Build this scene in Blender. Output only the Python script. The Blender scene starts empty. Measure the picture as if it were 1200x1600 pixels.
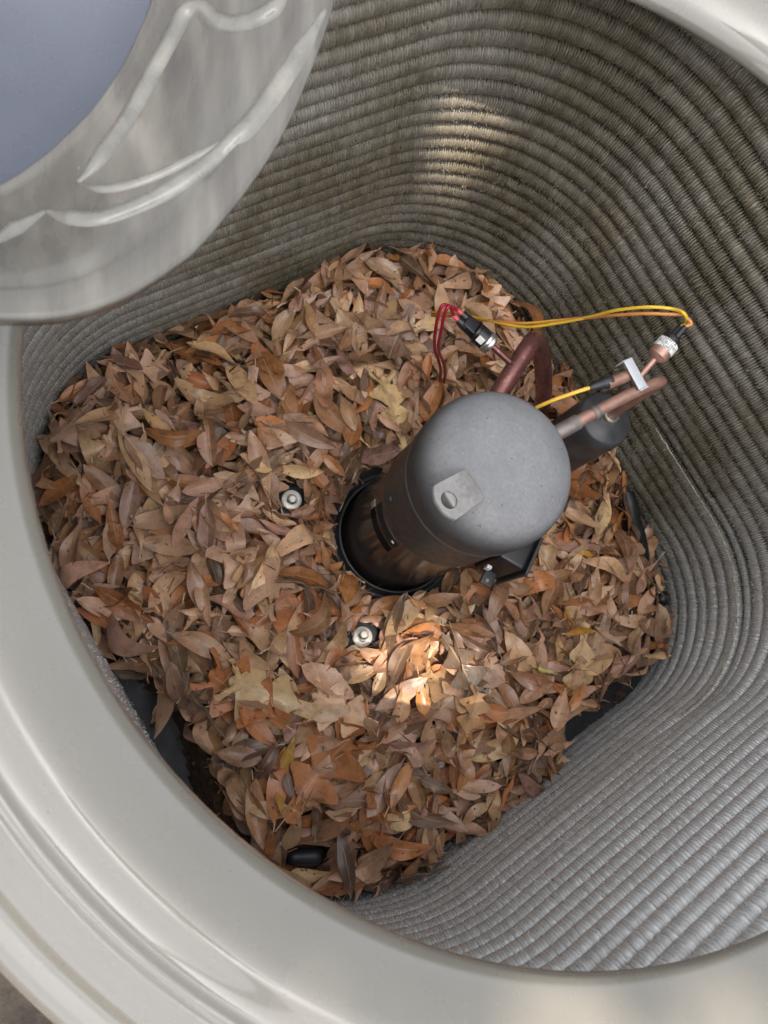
import bpy, math, random
import numpy as np
from mathutils import Vector, Matrix
sc = bpy.context.scene
col = sc.collection

# ------------------------------------------------------------------ camera
cd = bpy.data.cameras.new("camera"); cam = bpy.data.objects.new("camera", cd); col.objects.link(cam)
RT = Vector((0.50944, 0.81618, 0.27261)); DN = Vector((0.85791, -0.45718, -0.23446)); FW = Vector((-0.06673, 0.35332, -0.93312))
M = Matrix((RT, -DN, -FW)).transposed().to_4x4(); M.translation = Vector((0.0399, -0.3824, 1.0581))
cam.matrix_world = M
cd.sensor_fit = 'HORIZONTAL'; cd.sensor_width = 36.0; cd.lens = 36.0 * 1196.2 / 1200.0
cd.clip_start = 0.01; cd.clip_end = 300
cd.dof.use_dof = True; cd.dof.focus_distance = 0.95; cd.dof.aperture_fstop = 14
sc.camera = cam

# ------------------------------------------------------------------ daylight
SUN = Vector((0.21, -0.27, 1.0)).normalized()
elev = math.asin(SUN.z); azim = math.atan2(SUN.x, SUN.y)
w = bpy.data.worlds.new("World"); sc.world = w; w.use_nodes = True
nt = w.node_tree; bg = nt.nodes["Background"]
sky = nt.nodes.new("ShaderNodeTexSky"); sky.sky_type = 'NISHITA'; sky.sun_disc = False
sky.sun_elevation = elev; sky.sun_rotation = azim; sky.dust_density = 3.0; sky.air_density = 0.8; sky.ozone_density = 0.6
hs = nt.nodes.new("ShaderNodeHueSaturation"); hs.inputs['Saturation'].default_value = 0.20
nt.links.new(sky.outputs[0], hs.inputs['Color']); nt.links.new(hs.outputs[0], bg.inputs[0])
bg.inputs[1].default_value = 0.15
sl = bpy.data.lights.new("sun", 'SUN'); sl.energy = 2.8; sl.angle = math.radians(0.53); sl.color = (1.0, 0.88, 0.74)
so = bpy.data.objects.new("sun", sl); col.objects.link(so)
so.rotation_euler = SUN.to_track_quat('Z', 'Y').to_euler(); so.location = SUN * 12
sc.view_settings.view_transform = 'Standard'; sc.view_settings.look = 'None'
sc.view_settings.exposure = 1.55; sc.view_settings.gamma = 1.0

# ------------------------------------------------------------------ helpers
rng = np.random.default_rng(11); random.seed(11)

def tag(o, label, cat, group=None, kind=None):
    if label: o['label'] = label
    if cat: o['category'] = cat
    if group: o['group'] = group
    if kind: o['kind'] = kind
    return o

def empty(name, loc=(0, 0, 0)):
    o = bpy.data.objects.new(name, None); o.empty_display_size = 0.02; col.objects.link(o); o.location = loc; return o

def mesh_np(name, V, F4, smooth=True, uv=None, colr=None):
    """V (n,3); F4 (m,4) quads or (m,3) tris or list of lists"""
    me = bpy.data.meshes.new(name)
    V = np.asarray(V, np.float32)
    if isinstance(F4, np.ndarray):
        k = F4.shape[1]; m = len(F4)
        me.vertices.add(len(V)); me.vertices.foreach_set('co', V.ravel())
        me.loops.add(m * k); me.loops.foreach_set('vertex_index', F4.astype(np.int32).ravel())
        me.polygons.add(m); me.polygons.foreach_set('loop_start', np.arange(0, m * k, k, dtype=np.int32))
        me.polygons.foreach_set('loop_total', np.full(m, k, np.int32))
        me.update(calc_edges=True)
    else:
        me.from_pydata([tuple(map(float, v)) for v in V], [], F4); me.update()
    if uv is not None:
        L = me.uv_layers.new(name='UVMap'); vi = np.empty(len(me.loops), np.int32); me.loops.foreach_get('vertex_index', vi)
        L.data.foreach_set('uv', np.asarray(uv, np.float32)[vi].ravel())
    if colr is not None:
        a = me.color_attributes.new('leaf_color', 'FLOAT_COLOR', 'POINT')
        a.data.foreach_set('color', np.c_[np.asarray(colr, np.float32), np.ones(len(V), np.float32)].ravel())
    if smooth: me.polygons.foreach_set('use_smooth', np.ones(len(me.polygons), bool))
    return me

def link(name, me, mat=None, parent=None, loc=None):
    o = bpy.data.objects.new(name, me); col.objects.link(o)
    if mat: me.materials.append(mat)
    if parent: o.parent = parent
    if loc is not None: o.location = loc
    return o

def frame(d):
    d = Vector(d).normalized(); a = Vector((0, 0, 1)) if abs(d.z) < .9 else Vector((1, 0, 0))
    u = d.cross(a).normalized(); return u, d.cross(u).normalized(), d

def grid_faces(n, m, close=True, closen=False):
    """n rows of m verts"""
    i = np.arange(n if closen else n - 1)[:, None]; j = np.arange(m if close else m - 1)[None, :]
    i2 = (i + 1) % n; j2 = (j + 1) % m
    f = np.stack([i * m + j, i * m + j2 + 0 * i, i2 * m + j2, i2 * m + j + 0 * i2], -1)
    return f.reshape(-1, 4)

def lathe_geo(prof, n=64, center=(0, 0), axis=None, origin=None):
    P = np.asarray(prof, float); t = np.linspace(0, 2 * np.pi, n, endpoint=False)
    if axis is None:
        V = np.stack([center[0] + P[:, :1] * np.cos(t), center[1] + P[:, :1] * np.sin(t), np.repeat(P[:, 1:2], n, 1)], -1)
    else:
        u, v, d = frame(axis); u, v, d = map(np.array, (u, v, d)); o = np.array(origin, float)
        V = o + P[:, :1, None] * (np.cos(t)[None, :, None] * u + np.sin(t)[None, :, None] * v) + P[:, 1:2, None] * d
    F = grid_faces(len(P), n)
    if axis is None: pass
    else: F = F[:, ::-1]
    return V.reshape(-1, 3), F

def lathe(name, prof, mat, parent=None, n=64, center=(0, 0), axis=None, origin=None, smooth=True, sharp=None):
    V, F = lathe_geo(prof, n, center, axis, origin)
    me = mesh_np(name, V, F, smooth)
    o = link(name, me, mat, parent)
    if sharp: me.set_sharp_from_angle(angle=math.radians(sharp))
    return o

def spline(P, n=8):
    P = [np.asarray(p, float) for p in P]; out = []
    Q = [2 * P[0] - P[1]] + P + [2 * P[-1] - P[-2]]
    for i in range(1, len(Q) - 2):
        a, b, c, d = Q[i - 1:i + 3]
        for t in np.arange(n) / n:
            out.append(.5 * (2 * b + (c - a) * t + (2 * a - 5 * b + 4 * c - d) * t * t + (3 * b - a - 3 * c + d) * t ** 3))
    out.append(P[-1]); return np.array(out)

def tube_geo(path, r, m=12, caps=True):
    P = np.asarray(path, float); n = len(P); T = np.gradient(P, axis=0); T /= np.linalg.norm(T, axis=1)[:, None]
    u, v, _ = frame(T[0]); U = np.array(u); rr = np.broadcast_to(np.asarray(r, float), (n,)) if np.ndim(r) <= 1 else r
    t = np.linspace(0, 2 * np.pi, m, endpoint=False); V = []
    for i in range(n):
        U = U - T[i] * (U @ T[i]); U /= np.linalg.norm(U); W = np.cross(T[i], U)
        V.append(P[i] + rr[i] * (np.cos(t)[:, None] * U + np.sin(t)[:, None] * W))
    V = np.concatenate(V); F = [tuple(f) for f in grid_faces(n, m)]
    if caps: F += [tuple(range(m))[::-1], tuple(range((n - 1) * m, n * m))]
    return V, F

def tube(name, path, r, mat, parent=None, m=12, n=8, smooth_path=True):
    P = spline(path, n) if smooth_path else np.asarray(path, float)
    if np.ndim(r) == 1: r = np.interp(np.linspace(0, 1, len(P)), np.linspace(0, 1, len(r)), r)
    V, F = tube_geo(P, r, m); me = mesh_np(name, V, F)
    o = link(name, me, mat, parent); me.set_sharp_from_angle(angle=math.radians(50)); return o

def box_geo(c, ax, ay, az, s, bev=0.0):
    import bmesh
    bm = bmesh.new(); bmesh.ops.create_cube(bm, size=1.0)
    Mx = Matrix((Vector(ax).normalized(), Vector(ay).normalized(), Vector(az).normalized())).transposed()
    for v in bm.verts: v.co = Vector((v.co.x * s[0], v.co.y * s[1], v.co.z * s[2]))
    if bev: bmesh.ops.bevel(bm, geom=bm.edges[:], offset=bev, segments=3, affect='EDGES', profile=.6)
    for v in bm.verts: v.co = Mx @ v.co + Vector(c)
    return bm

def box(name, c, ax, ay, az, s, mat, parent=None, bev=0.0):
    bm = box_geo(c, ax, ay, az, s, bev); me = bpy.data.meshes.new(name); bm.to_mesh(me); bm.free()
    for p in me.polygons: p.use_smooth = True
    me.set_sharp_from_angle(angle=math.radians(40))
    return link(name, me, mat, parent)

# ------------------------------------------------------------------ materials
class N:
    def __init__(s, name):
        s.m = bpy.data.materials.new(name); s.m.use_nodes = True; s.t = s.m.node_tree; s.b = s.t.nodes["Principled BSDF"]
    def n(s, typ, **kw):
        x = s.t.nodes.new(typ)
        for k, v in kw.items(): setattr(x, k, v)
        return x
    def l(s, a, b): s.t.links.new(a, b)
    def pos(s):
        return s.n('ShaderNodeTexCoord').outputs['Object']
    def noise(s, scale, detail=4, vec=None, rough=.55, stretch=None):
        v = vec if vec is not None else s.pos()
        if stretch:
            mp = s.n('ShaderNodeMapping'); mp.inputs['Scale'].default_value = stretch; s.l(v, mp.inputs[0]); v = mp.outputs[0]
        x = s.n('ShaderNodeTexNoise'); x.inputs['Scale'].default_value = scale; x.inputs['Detail'].default_value = detail
        x.inputs['Roughness'].default_value = rough; s.l(v, x.inputs['Vector']); return x.outputs['Fac']
    def ramp(s, fac, stops):
        x = s.n('ShaderNodeValToRGB'); e = x.color_ramp.elements
        while len(e) < len(stops): e.new(0.5)
        for a, (p, c) in zip(e, stops): a.position = p; a.color = (*c, 1) if len(c) == 3 else c
        s.l(fac, x.inputs[0]); return x.outputs[0]
    def mrange(s, v, a, b, c=0., d=1.):
        x = s.n('ShaderNodeMapRange'); s.l(v, x.inputs[0])
        for i, q in enumerate((a, b, c, d)): x.inputs[i + 1].default_value = q
        return x.outputs[0]
    def math(s, op, a, b=None):
        x = s.n('ShaderNodeMath', operation=op)
        for i, q in enumerate((a, b)):
            if q is None: continue
            if isinstance(q, (int, float)): x.inputs[i].default_value = q
            else: s.l(q, x.inputs[i])
        return x.outputs[0]
    def mix(s, f, a, b, mode='MIX'):
        x = s.n('ShaderNodeMix', data_type='RGBA', blend_type=mode)
        for sock, q in ((x.inputs[0], f), (x.inputs[6], a), (x.inputs[7], b)):
            if isinstance(q, (int, float)): sock.default_value = q
            elif isinstance(q, tuple): sock.default_value = (*q, 1)
            else: s.l(q, sock)
        return x.outputs[2]
    def bump(s, h, st, dist=.001):
        x = s.n('ShaderNodeBump'); x.inputs['Strength'].default_value = st; x.inputs['Distance'].default_value = dist
        s.l(h, x.inputs['Height']); s.l(x.outputs[0], s.b.inputs['Normal'])
    def set(s, **kw):
        for k, v in kw.items():
            i = s.b.inputs[k]
            if isinstance(v, (int, float)): i.default_value = v
            elif isinstance(v, tuple): i.default_value = (*v, 1)
            else: s.l(v, i)
        return s

def simple(name, c, rough=.5, metal=0., var=.15, scale=40, bump=0.0, **kw):
    q = N(name); f = q.noise(scale)
    c0 = tuple(x * (1 - var) for x in c); c1 = tuple(min(1, x * (1 + var)) for x in c)
    q.set(**{'Base Color': q.ramp(f, [(.3, c0), (.7, c1)]), 'Metallic': metal, 'Roughness': q.mrange(q.noise(scale * 2.3), .3, .7, rough * .85, min(1, rough * 1.15))})
    if bump: q.bump(q.noise(scale * 6), bump)
    q.set(**kw); return q.m

def vec_xyz(q):
    s = q.n('ShaderNodeSeparateXYZ'); q.l(q.pos(), s.inputs[0]); return s.outputs

# coil aluminium, dirtier on the two far walls
def mat_coil(name, bright=False):
    q = N(name); X, Y, Z = vec_xyz(q)
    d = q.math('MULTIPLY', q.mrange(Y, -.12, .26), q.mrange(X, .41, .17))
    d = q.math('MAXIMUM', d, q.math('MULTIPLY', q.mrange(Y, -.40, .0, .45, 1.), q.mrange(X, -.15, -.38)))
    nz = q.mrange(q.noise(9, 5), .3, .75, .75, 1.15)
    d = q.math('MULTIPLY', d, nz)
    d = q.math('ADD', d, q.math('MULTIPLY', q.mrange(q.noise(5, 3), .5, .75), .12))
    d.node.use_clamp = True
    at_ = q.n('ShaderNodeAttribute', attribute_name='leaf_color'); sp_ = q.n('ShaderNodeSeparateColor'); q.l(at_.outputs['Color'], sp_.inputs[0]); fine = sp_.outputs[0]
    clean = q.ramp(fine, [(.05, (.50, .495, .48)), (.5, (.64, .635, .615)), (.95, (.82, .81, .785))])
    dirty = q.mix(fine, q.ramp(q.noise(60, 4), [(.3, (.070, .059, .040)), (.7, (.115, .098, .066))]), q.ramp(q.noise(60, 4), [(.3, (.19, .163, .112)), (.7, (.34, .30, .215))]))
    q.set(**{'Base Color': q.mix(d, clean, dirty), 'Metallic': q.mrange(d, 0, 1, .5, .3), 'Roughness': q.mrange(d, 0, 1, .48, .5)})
    if bright: q.set(**{'Roughness': .3})
    return q.m
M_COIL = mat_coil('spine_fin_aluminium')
M_BARE = simple('bare_aluminium_line', (.50, .47, .36), .5, .7, .45, 160)

# beige painted cabinet plastic
def mat_beige():
    q = N('beige_cabinet_paint'); f = q.noise(6, 4); s = q.noise(160, 2)
    c = q.ramp(f, [(.3, (.200, .187, .158)), (.7, (.226, .212, .181))])
    c = q.mix(q.mrange(s, .62, .75, 0, .25), c, (.19, .175, .145))
    c = q.mix(q.mrange(q.noise(420, 3), .70, .74, 0, .8), c, (.10, .085, .06))
    q.set(**{'Base Color': c, 'Roughness': q.mrange(q.noise(25), .3, .7, .22, .32), 'Coat Weight': .9, 'Coat Roughness': .07})
    q.bump(q.noise(220, 2), .06); return q.m
M_BEIGE = mat_beige()

def mat_lid():
    q = N('weathered_lid_painted_reflections')
    mp = q.n('ShaderNodeMapping'); mp.inputs['Rotation'].default_value = (0, 0, math.radians(28)); q.l(q.pos(), mp.inputs[0])
    st = q.noise(30, 6, vec=mp.outputs[0], stretch=(.12, 1.5, 1)); st2 = q.noise(55, 4, vec=mp.outputs[0], stretch=(.10, 1.6, 1)); f = q.noise(6, 5)
    c = q.ramp(st, [(.30, (.062, .056, .049)), (.5, (.118, .109, .094)), (.72, (.215, .203, .172))])  # streaky reflections of the shiny plastic painted in as dark and light bands
    c = q.mix(q.mrange(f, .4, .68, 0, .45), c, (.18, .17, .145))
    c = q.mix(q.mrange(st2, .6, .72, 0, .5), c, (.085, .07, .055))
    c = q.mix(q.mrange(q.noise(260, 2), .755, .80, 0, .8), c, (.4, .39, .36))
    q.set(**{'Base Color': c, 'Roughness': q.mrange(st, .3, .7, .22, .36), 'Coat Weight': .45, 'Coat Roughness': .12})
    q.bump(q.noise(130, 3), .05); return q.m
M_LID = mat_lid()
M_RIB = simple('cream_rib_painted_highlight', (.215, .205, .175), .27, 0, .3, 40, **{'Coat Weight': .8, 'Coat Roughness': .1})  # ribs coloured lighter than the lid to paint in their highlights
M_HUB = simple('blue_grey_motor_metal', (.120, .130, .160), .28, .5, .08, 12)

def mat_comp():
    q = N('black_compressor_paint')
    g = q.n('ShaderNodeNewGeometry'); s = q.n('ShaderNodeSeparateXYZ'); q.l(g.outputs['Normal'], s.inputs[0])
    up = q.mrange(s.outputs[2], .25, .75)
    patch = q.mrange(q.noise(35, 5), .25, .7, .72, 1.)
    dust = q.math('MULTIPLY', up, patch)
    base = q.ramp(q.noise(50, 3), [(.3, (.038, .029, .026)), (.7, (.056, .042, .037))])
    dc = q.ramp(q.noise(260, 5), [(.3, (.125, .128, .135)), (.55, (.185, .187, .192)), (.8, (.26, .26, .255))])
    dc = q.mix(q.mrange(q.noise(420, 1), .74, .79), dc, (.36, .36, .35))
    dc = q.mix(q.mrange(q.noise(300, 1), .29, .25), dc, (.07, .07, .075))
    q.set(**{'Base Color': q.mix(dust, base, dc), 'Roughness': q.mrange(dust, 0, 1, .17, .62), 'Specular IOR Level': .4})
    q.bump(q.noise(300, 3), .12, .0006); return q.m
M_COMP = mat_comp()
def mat_cap():
    q = N('dusty_cap_paint')
    g = q.n('ShaderNodeNewGeometry'); s_ = q.n('ShaderNodeSeparateXYZ'); q.l(g.outputs['Normal'], s_.inputs[0])
    up = q.math('MULTIPLY', q.mrange(s_.outputs[2], .02, .75), q.mrange(q.noise(30, 5), .25, .7, .75, 1.))
    base = q.ramp(q.noise(90, 4), [(.3, (.032, .031, .032)), (.7, (.050, .049, .050))])
    dc = q.ramp(q.noise(230, 6), [(.25, (.185, .188, .195)), (.5, (.215, .217, .223)), (.8, (.26, .259, .257))])
    dc = q.mix(q.mrange(q.noise(12, 4), .45, .7, 0, .5), dc, (.175, .18, .195))
    dc = q.mix(q.mrange(q.noise(420, 1), .755, .80), dc, (.42, .42, .41))
    dc = q.mix(q.mrange(q.noise(260, 2), .31, .26), dc, (.075, .076, .08))
    q.set(**{'Base Color': q.mix(up, base, dc), 'Roughness': q.mrange(q.noise(50), .3, .7, .48, .66)})
    q.bump(q.noise(260, 4), .18, .0006); return q.m
M_CAP = mat_cap()
M_SKIRT = simple('dusty_black_skirt_paint', (.034, .034, .036), .45, 0, .2, 60, .05)
M_LUG = simple('dusty_grey_lug_steel', (.27, .262, .25), .5, .2, .15, 160, .1)
M_ACC = simple('black_accumulator_paint', (.052, .054, .060), .40, 0, .35, 45, .06)
M_RUB = simple('black_rubber', (.022, .023, .026), .42, 0, .3, 30, .05)
M_PAN = simple('black_base_pan', (.030, .033, .039), .5, 0, .3, 30, .05)
M_BLK = simple('black_plastic', (.015, .015, .017), .35, 0, .2, 60)
M_BLKG = simple('glossy_black_patch', (.012, .009, .009), .12, 0, .1, 40)
M_SILVER = simple('silver_patch', (.40, .39, .37), .35, .7, .1, 40)
M_CU = None
def mat_cu(name, a, b, rough, patina=.35):
    q = N(name); f = q.noise(45, 5)
    c = q.ramp(f, [(.3, a), (.7, b)])
    c = q.mix(q.mrange(q.noise(120, 4), .58, .72, 0, patina), c, (.42, .30, .25))
    q.set(**{'Base Color': c, 'Metallic': .55, 'Roughness': q.mrange(q.noise(80), .3, .7, rough * .8, rough * 1.25)})
    q.bump(q.noise(200, 3), .1, .0005); return q.m
M_CU = mat_cu('oxidised_copper', (.36, .20, .155), (.47, .28, .22), .42)
M_CUD = mat_cu('dark_maroon_copper', (.15, .06, .055), (.24, .10, .085), .3, .5)
M_SOLD = mat_cu('brazed_joint', (.16, .15, .14), (.30, .24, .21), .5, .6)
M_ALU = simple('bright_clip_metal', (.58, .60, .62), .38, .35, .05, 60)
M_SIL = simple('silver_ring_metal', (.62, .60, .56), .28, .9, .12, 70)
M_ZINC = simple('zinc_bolt', (.66, .64, .58), .42, .35, .22, 120, .1)
M_WHT = simple('white_paper_label', (.72, .71, .68), .6, 0, .05, 60)
M_INK = simple('black_ink', (.03, .03, .035), .6, 0, .1, 60)
M_YEL = simple('yellow_wire', (.72, .47, .04), .4, 0, .1, 30)
M_ORG = simple('orange_wire', (.55, .22, .06), .42, 0, .15, 30)
M_RED = simple('red_wire', (.30, .012, .03), .35, 0, .2, 30)
M_PINK = simple('pink_red_wire_end', (.62, .10, .12), .38, 0, .1, 30)
M_TWIG = simple('dry_twig', (.15, .095, .06), .75, 0, .4, 90, .3)

def mat_leaf(name, src):
    q = N(name)
    if src == 'obj': c = q.n('ShaderNodeObjectInfo').outputs['Color']
    else: c = q.n('ShaderNodeAttribute', attribute_name='leaf_color').outputs['Color']
    uvn = q.n('ShaderNodeTexCoord').outputs['UV']; s = q.n('ShaderNodeSeparateXYZ'); q.l(uvn, s.inputs[0]); U, V = s.outputs[0], s.outputs[1]
    ac = q.math('ABSOLUTE', q.math('SUBTRACT', U, .5))
    # side veins: stripes in v slanted with |u|
    ph = q.math('SUBTRACT', q.math('MULTIPLY', V, 15.0), q.math('MULTIPLY', ac, 9.0))
    vein = q.mrange(q.math('ABSOLUTE', q.math('SUBTRACT', q.math('FRACT', ph), .5)), .07, .0)
    mid = q.mrange(ac, .035, .015)
    g = q.n('ShaderNodeNewGeometry').outputs['Position']
    mot = q.noise(70, 5, vec=g); fine = q.noise(600, 3, vec=g)
    c = q.mix(1.0, c, q.ramp(mot, [(.25, (.58, .53, .49)), (.5, (1, 1, 1)), (.8, (1.22, 1.18, 1.12))]), 'MULTIPLY')
    c = q.mix(1.0, c, q.ramp(fine, [(.3, (.86, .86, .86)), (.7, (1.1, 1.1, 1.1))]), 'MULTIPLY')
    c = q.mix(q.math('MULTIPLY', vein, .22), c, (.46, .33, .22))
    c = q.mix(q.math('MULTIPLY', mid, .55), c, (.50, .36, .22))
    c = q.mix(q.mrange(q.noise(130, 2, vec=g), .735, .77, 0, .7), c, (.06, .035, .02))
    q.set(**{'Base Color': c, 'Roughness': q.mrange(q.noise(33, 2, vec=g), .35, .65, .20, .46), 'Specular IOR Level': .6})
    h = q.math('ADD', q.math('MULTIPLY', vein, .5), q.math('ADD', mid, q.math('MULTIPLY', mot, 1.5)))
    q.bump(h, .35, .0008); return q.m
M_LEAF = mat_leaf('dry_leaf', 'obj'); M_LITTER = mat_leaf('dry_leaf_litter', 'attr')

def mat_ground():
    q = N('garden_soil'); f = q.noise(14, 6); c = q.ramp(f, [(.3, (.035, .028, .02)), (.5, (.085, .068, .05)), (.72, (.16, .13, .095))])
    q.set(**{'Base Color': c, 'Roughness': .9}); q.bump(q.noise(60, 6), .8, .01); return q.m
M_GROUND = mat_ground()
M_BED = simple('crumbled_leaf_bed', (.075, .045, .028), .9, 0, .6, 120, .6)
M_TREE = simple('shade_oak_bark', (.10, .08, .06), .9, 0, .4, 12, .6)
M_CROWN = simple('shade_oak_crown_leaves', (.05, .085, .025), .5, 0, .4, 6)

# ------------------------------------------------------------------ ground
gm = mesh_np('ground', [(-40, -40, -.16), (40, -40, -.16), (40, 40, -.16), (-40, 40, -.16)], [(0, 1, 2, 3)])
tag(link('ground', gm, M_GROUND), 'dark garden soil strewn with dry leaves', 'ground', kind='structure')

# ------------------------------------------------------------------ rounded square tools
HALF = .421
def rsq(h, radii, n, offset=0.0):
    """closed rounded-square path, n points evenly spaced; radii per corner (+,+),(-,+),(-,-),(+,-)"""
    pts = []
    cs = [(1, 1, radii[0]), (-1, 1, radii[1]), (-1, -1, radii[2]), (1, -1, radii[3])]
    for k, (sx, sy, r) in enumerate(cs):
        a0 = k * math.pi / 2; c = np.array([sx * (h - r), sy * (h - r)])
        for t in np.linspace(0, math.pi / 2, 60): pts.append(c + r * np.array([math.cos(a0 + t), math.sin(a0 + t)]))
    P = np.array(pts); D = np.r_[P, P[:1]]; s = np.r_[0, np.cumsum(np.linalg.norm(np.diff(D, axis=0), axis=1))]
    t = np.linspace(0, s[-1], n, endpoint=False) + offset
    t = np.mod(t, s[-1])
    X = np.stack([np.interp(t, s, D[:, 0]), np.interp(t, s, D[:, 1])], -1)
    T = np.stack([np.interp((t + .001) % s[-1], s, D[:, 0]), np.interp((t + .001) % s[-1], s, D[:, 1])], -1) - np.stack([np.interp((t - .001) % s[-1], s, D[:, 0]), np.interp((t - .001) % s[-1], s, D[:, 1])], -1)
    T /= np.linalg.norm(T, axis=1)[:, None]
    return X, T, s[-1]
RAD = (.20, .25, .25, .25)

# ------------------------------------------------------------------ cabinet
cab = tag(empty('condenser_cabinet', (0, 0, -.15)), 'beige air conditioner cabinet with a large round opening, its top ring smooth and pale', 'air conditioner')
cab_off = Vector((0, 0, .15))
def in_cab(o): o.location = cab_off; return o
ring_prof = [(.428, .5655), (.411, .5660), (.4040, .5675), (.4015, .5725), (.404, .580), (.412, .588), (.425, .5965), (.437, .6025), (.4455, .6055), (.4505, .6050), (.4545, .6020), (.459, .5995), (.466, .5975),
             (.4705, .5975), (.4722, .5990), (.4740, .5995), (.4758, .5985), (.4772, .5975), (.4788, .5985), (.4805, .5988), (.4822, .5975), (.485, .5955), (.492, .5935), (.499, .5905), (.5035, .5865), (.5065, .5815), (.511, .5800), (.517, .5795), (.5235, .5770), (.5285, .5710), (.5315, .5620), (.5325, .540), (.5325, .50), (.526, .50), (.526, .545), (.46, .560), (.428, .5655)]
in_cab(lathe('top_ring', ring_prof, M_BEIGE, cab, 192))
# cabinet sides: four louvred panels
for k in range(4):
    X, T, L = rsq(.475, (.29,) * 4, 240)
    idx = np.arange(k * 60, k * 60 + 61) % 240
    path = X[idx]; Nn = np.stack([T[idx][:, 1], -T[idx][:, 0]], -1)
    zs = []; prof = []
    for j in range(24):
        z = -.14 + j * .0275
        prof += [(0.0, z), (.006, z + .004), (.006, z + .018), (0.0, z + .024)]
    prof = np.array(prof)
    V = []
    for (r, z) in prof: V.append(np.c_[path + Nn * r, np.full(61, z)])
    V = np.concatenate(V); me = mesh_np('side_panel', V, grid_faces(len(prof), 61, close=False), False)
    in_cab(link('side_panel', me, M_BEIGE, cab))
# base pan (black) with raised bosses
V = []; h = []
n = 110; gx = np.linspace(-.47, .47, n); GX, GY = np.meshgrid(gx, gx, indexing='ij')
pan_z = -.064 + .004 * np.sin(GX * 21) * np.sin(GY * 17)
for bx, by in ((-.1155, -.095), (.101, -.104), (.13, .15), (-.10, .15)):
    pan_z = np.maximum(pan_z, -.01 - .055 * np.clip((np.hypot(GX - bx, GY - by) - .028) / .02, 0, 1))
rr = np.hypot(GX - .001, GY - .022); pan_z = np.maximum(pan_z, -.05 - .02 * np.clip((np.abs(rr - .115) - .012) / .01, 0, 1))
inside = np.maximum(np.abs(GX), np.abs(GY))
Vp = np.stack([GX, GY, pan_z], -1).reshape(-1, 3)
Fp = grid_faces(n, n, close=False)
cen = Vp[Fp].mean(1); keep = np.hypot(cen[:, 0], cen[:, 1]) < .52
in_cab(link('base_pan', mesh_np('base_pan', Vp, Fp[keep][:, ::-1].copy()), M_PAN, cab))

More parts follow.
